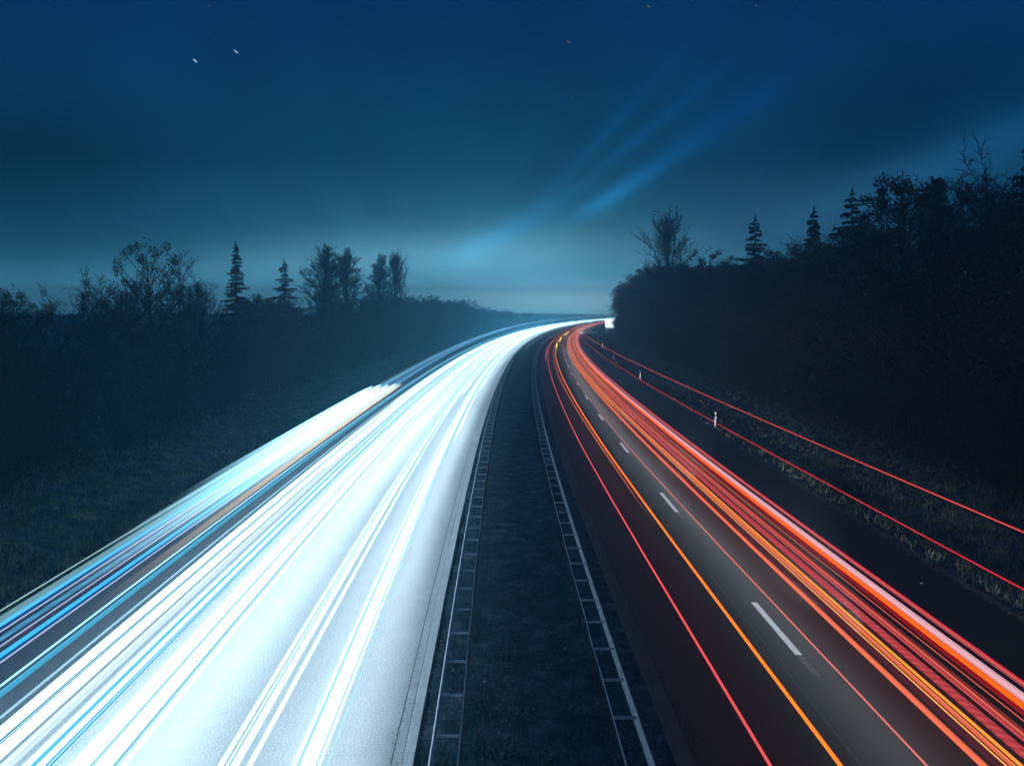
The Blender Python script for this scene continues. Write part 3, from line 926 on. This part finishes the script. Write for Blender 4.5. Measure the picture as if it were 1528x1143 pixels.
for i in range(4): library(('bare', i), bare_tree_mesh(20 + i, 10.0, 4.3, 1.0), M_twig)
library(('tallbare', 0), bare_tree_mesh(41, 10.0, 2.9, 1.1, .9, 24, .005, .82, True), M_twig)
for i_, sd_ in enumerate((47, 52, 58)): library(('tallbare', 1 + i_), bare_tree_mesh(sd_, 10.0, 1.9 + .3 * i_, 1.3, .8, 34, .006, .86, True), M_twig)
for i in range(2): library(('spruce', i), spruce_mesh(60 + i, 10.0, 3.9), M_leafd)
library(('spruce', 2), spruce_mesh(66, 10.0, 5.6, .30, .5), M_leafd)
for i in range(2): library(('bushy', i), bushy_mesh(70 + i, 10.0, 6.5), M_leafs)
library(('pine', 0), bushy_mesh(77, 10.0, 4.2, 70, 110, .17, .42), M_leafd)
for i in range(4): library(('shrub', i), shrub_mesh(80 + i, 5.0, 5.0, (.75, .35, .6, .1)[i]), M_leafs if i != 3 else M_twig)
BASEH = {'shrub': 5.0}
NAMES = {'bare': 'bare_tree', 'tallbare': 'bare_tree', 'spruce': 'spruce_tree', 'bushy': 'leafy_tree', 'pine': 'pine_tree', 'shrub': 'shrub'}
trng = random.Random(99)


def plant(kind, var, y, off, h, wk=1.0, label=None, group=None):
    s = s_of(y); p = road(s, off, ground_z(off) - .1)
    r = empty(NAMES[kind], p, trng.uniform(0, 6.28))
    k = h / BASEH.get(kind, 10.0); kx = k * wk
    r.scale = (kx, kx, k)
    for nm, me in zip(('trunk', 'crown'), MESH[(kind, var)]):
        if kind == 'shrub' and nm == 'trunk': nm = 'stem'
        c = bpy.data.objects.new(nm, me); C.objects.link(c); c.parent = r
    tag(r, label, 'shrub' if kind == 'shrub' else 'tree', group)
    return r


def interp(tab, x):
    if x <= tab[0][0]: return tab[0][1]
    for (a, b), (c, d) in zip(tab, tab[1:]):
        if x <= c: return b + (d - b) * (x - a) / (c - a)
    return tab[-1][1]


# heights of the wood's edge read off the skyline: photograph column -> row of the crown line
SKY_L = [(-40, 402), (0, 402), (60, 418), (110, 410), (150, 420), (200, 404), (260, 404), (300, 412), (350, 425), (400, 432), (560, 436), (700, 440), (820, 448)]
SKY_R = [(900, 440), (930, 425), (975, 395), (1010, 392), (1060, 385), (1100, 382), (1147, 362), (1200, 350), (1235, 336), (1268, 320), (1311, 295), (1360, 280), (1420, 264), (1480, 252), (1528, 240), (1700, 200)]


def col_of(p): return CX + FPX * p.x / (p.y * math.cos(PITCH))


def edge_height(tab, y, off, jit=.5):
    p = road(s_of(y), off); x = col_of(p); D = p.y
    row = interp(tab, x)
    return 8.1 + (HORZ - row) * D / FPX - ground_z(off)


def at_col(x, off):
    """y along the road where the line of that offset is seen in the given column"""
    lo, hi = 20.0, 330.0
    for _ in range(40):
        m_ = (lo + hi) / 2
        c = col_of(road(s_of(m_), off))
        if (c < x) == (off < 0): lo = m_
        else: hi = m_
    return lo


LG = {'bare': ('bare dark tree in the misty wood edge beyond the left verge', 'bare trees along the left edge of the wood'),
      'shrub': ('dark shrub at the foot of the wood beyond the left verge', 'shrubs along the left verge'),
      'bushy': ('dark leafy tree in the wood beyond the left verge', 'leafy trees beyond the left verge')}
RG = {'bare': ('bare dark tree in the black wood beyond the right verge', 'bare trees along the right edge of the wood'),
      'shrub': ('dark shrub at the foot of the black wood beyond the right verge', 'shrubs along the right verge'),
      'bushy': ('dark leafy tree in the black wood beyond the right verge', 'leafy trees beyond the right verge')}


def wood(side, tab, G, rows):
    for (o0, o1, ystart, yend, step, kinds, hk) in rows:
        y = ystart
        while y < yend:
            off = side * trng.uniform(o0, o1)
            kd = trng.choice(kinds)
            var = trng.randrange(4 if kd in ('bare', 'shrub') else 2)
            h = edge_height(tab, y, off) * trng.uniform(hk - .12, hk + .02)
            if kd == 'shrub': h = min(h * .8, trng.uniform(3.2, 5.6))
            plant(kd, var, y, off, h, trng.uniform(.95, 1.3), *G[kd])
            y += step * trng.uniform(.75, 1.25) * (1 + y / 350)


wood(-1, SKY_L, LG, [(20.5, 22.5, 34, 300, 3.6, ('shrub',), 1), (23, 26, 36, 330, 4.0, ('bare', 'bare', 'bushy'), .92), (28, 34, 44, 300, 6.0, ('bare', 'bushy'), .98)])
wood(1, SKY_R, RG, [(20.2, 22.0, 34, 380, 4.0, ('shrub',), 1), (22.5, 25, 34, 360, 3.7, ('bare', 'bushy'), .95), (27, 31, 42, 330, 5.0, ('bare', 'bushy', 'bushy'), 1.0)])


def special(kind, var, x, top, off, wk, label, cat=None):
    y = at_col(x, off); p = road(s_of(y), off)
    h = 8.1 + (HORZ - top) * p.y / FPX - ground_z(off) + .1
    plant(kind, var, y, off, h, wk, label)


special('bushy', 0, 222, 355, -24.5, .62, 'tall broad tree rising above the left wood, highest on the left')
special('bare', 1, 268, 386, -27, .9, 'bare tree just right of the broad tree on the left')
special('bare', 0, 152, 404, -24, .9, 'bare tree sticking up left of the tallest broad tree')
special('spruce', 0, 353, 364, -24, .95, 'slim pointed spruce standing alone above the left wood')
special('spruce', 2, 425, 390, -25, 1.15, 'broad misty conifer right of the slim spruce')
special('tallbare', 1, 486, 376, -25, 1.2, 'left one of two feathery trees in the mist')
special('tallbare', 2, 516, 380, -25.5, 1.0, 'right one of two feathery trees in the mist')
special('spruce', 1, 487, 405, -23, 1.2, 'low dark conifer in front of the feathery trees')
special('tallbare', 1, 566, 388, -26, 1.0, 'very faint tree farthest away in the left mist, left of a pair')
special('tallbare', 3, 590, 386, -26, .7, 'very faint tree farthest away in the left mist, right of a pair')
special('tallbare', 0, 997, 328, 23.5, .95, 'tall bare tree with oval crown above the right wood near the bend')
special('bushy', 1, 1056, 370, 23.5, .8, 'rounded evergreen right of the tall bare tree')
special('spruce', 2, 1125, 326, 22.6, 1.15, 'pointed conifer with loose tiers above the right wood')
special('spruce', 1, 1212, 314, 22.6, 1.15, 'small pointed conifer in the middle of the right wood line')
special('spruce', 2, 1268, 287, 22.6, 1.1, 'broader conifer with a pointed top right of the small one')
special('pine', 0, 1346, 256, 22.6, 1.0, 'dark pine with a blunt thick top standing above the right wood')
special('bare', 2, 1400, 262, 25, 1.0, 'bare spreading tree right of the dark pine')
special('bare', 3, 1475, 238, 25, 1.0, 'bare spreading tree close to the right edge of the picture')
special('spruce', 0, 1530, 215, 24, 1.1, 'dark conifer cut off by the right edge of the picture')
special('bushy', 0, 938, 417, 21.5, .8, 'rounded dark tree where the road vanishes behind the right wood')


def mass(name, side, y0, y1, label, n, seed, hf):
    rng = random.Random(seed); mb = MB()
    for i in range(n):
        y = y0 + (y1 - y0) * rng.random() ** 1.1; off = side * (23 + 26 * rng.random())
        p = road(s_of(y), off, ground_z(off)); h = hf * rng.uniform(.7, 1.05) * (1 - .55 * max(0, y - 320) / (y1 - 320)); w = hf * .42 * rng.uniform(.8, 1.1)
        mb.tube(p, p + Vector((0, 0, h * .8)), .2, .06, 4)
        for j in range(9):
            t = .2 + .8 * j / 9; a = rng.uniform(0, 6.28); rr = w * .45 * math.sin(math.pi * min(1, .25 + .7 * (1 - t)))
            c = p + Vector((math.cos(a) * rr, math.sin(a) * rr, h * t))
            leaf_cloud(mb, c, w * .30, 26, .6, rng)
    tag(mb.build(name, M_twig), label, kind='stuff')


mass('forest', -1, 300, 560, 'misty far wood beyond the left side of the bend', 150, 7, 8.6)
mass('forest', 1, 330, 900, 'far dark wood on the inside of the bend', 170, 8, 13.0)


def undergrowth(name, side, label, seed):
    rng = random.Random(seed); mb = MB()
    for i in range(700):
        y = 1 / rng.uniform(1 / 330, 1 / 34); off = side * (19.8 + 3.6 * rng.random())
        p = road(s_of(y), off, ground_z(off)); h = rng.uniform(.4, 1.5)
        for _ in range(7):
            d = Vector((rng.gauss(0, .45), rng.gauss(0, .45), 1)).normalized() * h * rng.uniform(.6, 1.2)
            q = p + Vector((rng.gauss(0, .5), rng.gauss(0, .5), -.05)); mb.tube(q, q + d, .012, .004, 3)
        leaf_cloud(mb, p + Vector((0, 0, h * .5)), h * .6, 22, .13, rng)
    for i in range(900):   # dense thicket inside the wood
        y = 1 / rng.uniform(1 / 360, 1 / 32); off = side * (23.5 + 14 * rng.random())
        p = road(s_of(y), off, ground_z(off)); leaf_cloud(mb, p + Vector((0, 0, 1.8)), 2.2, 34, .45, rng, 1.0)
    tag(mb.build(name, M_leafs), label, kind='stuff')


undergrowth('undergrowth', -1, 'brambles and brush at the foot of the left wood', 31)
undergrowth('undergrowth', 1, 'brambles and brush at the foot of the right wood', 32)

# ------------------------------------------------------------------ night mist
hm = bpy.data.materials.new('mist'); hm.use_nodes = True
hn = hm.node_tree.nodes; hn.clear()
ho = hn.new('ShaderNodeOutputMaterial'); hv = hn.new('ShaderNodeVolumePrincipled')
hv.inputs['Color'].default_value = (0.30, 0.78, 1.0, 1); hv.inputs['Density'].default_value = 0.0030
hv.inputs['Anisotropy'].default_value = 0.45
hm.node_tree.links.new(hv.outputs[0], ho.inputs['Volume'])
mb = MB(); mb.box((60, 375, 12.5), (1300, 1330, 27))
hz = mb.build('haze', hm); hz['kind'] = 'stuff'
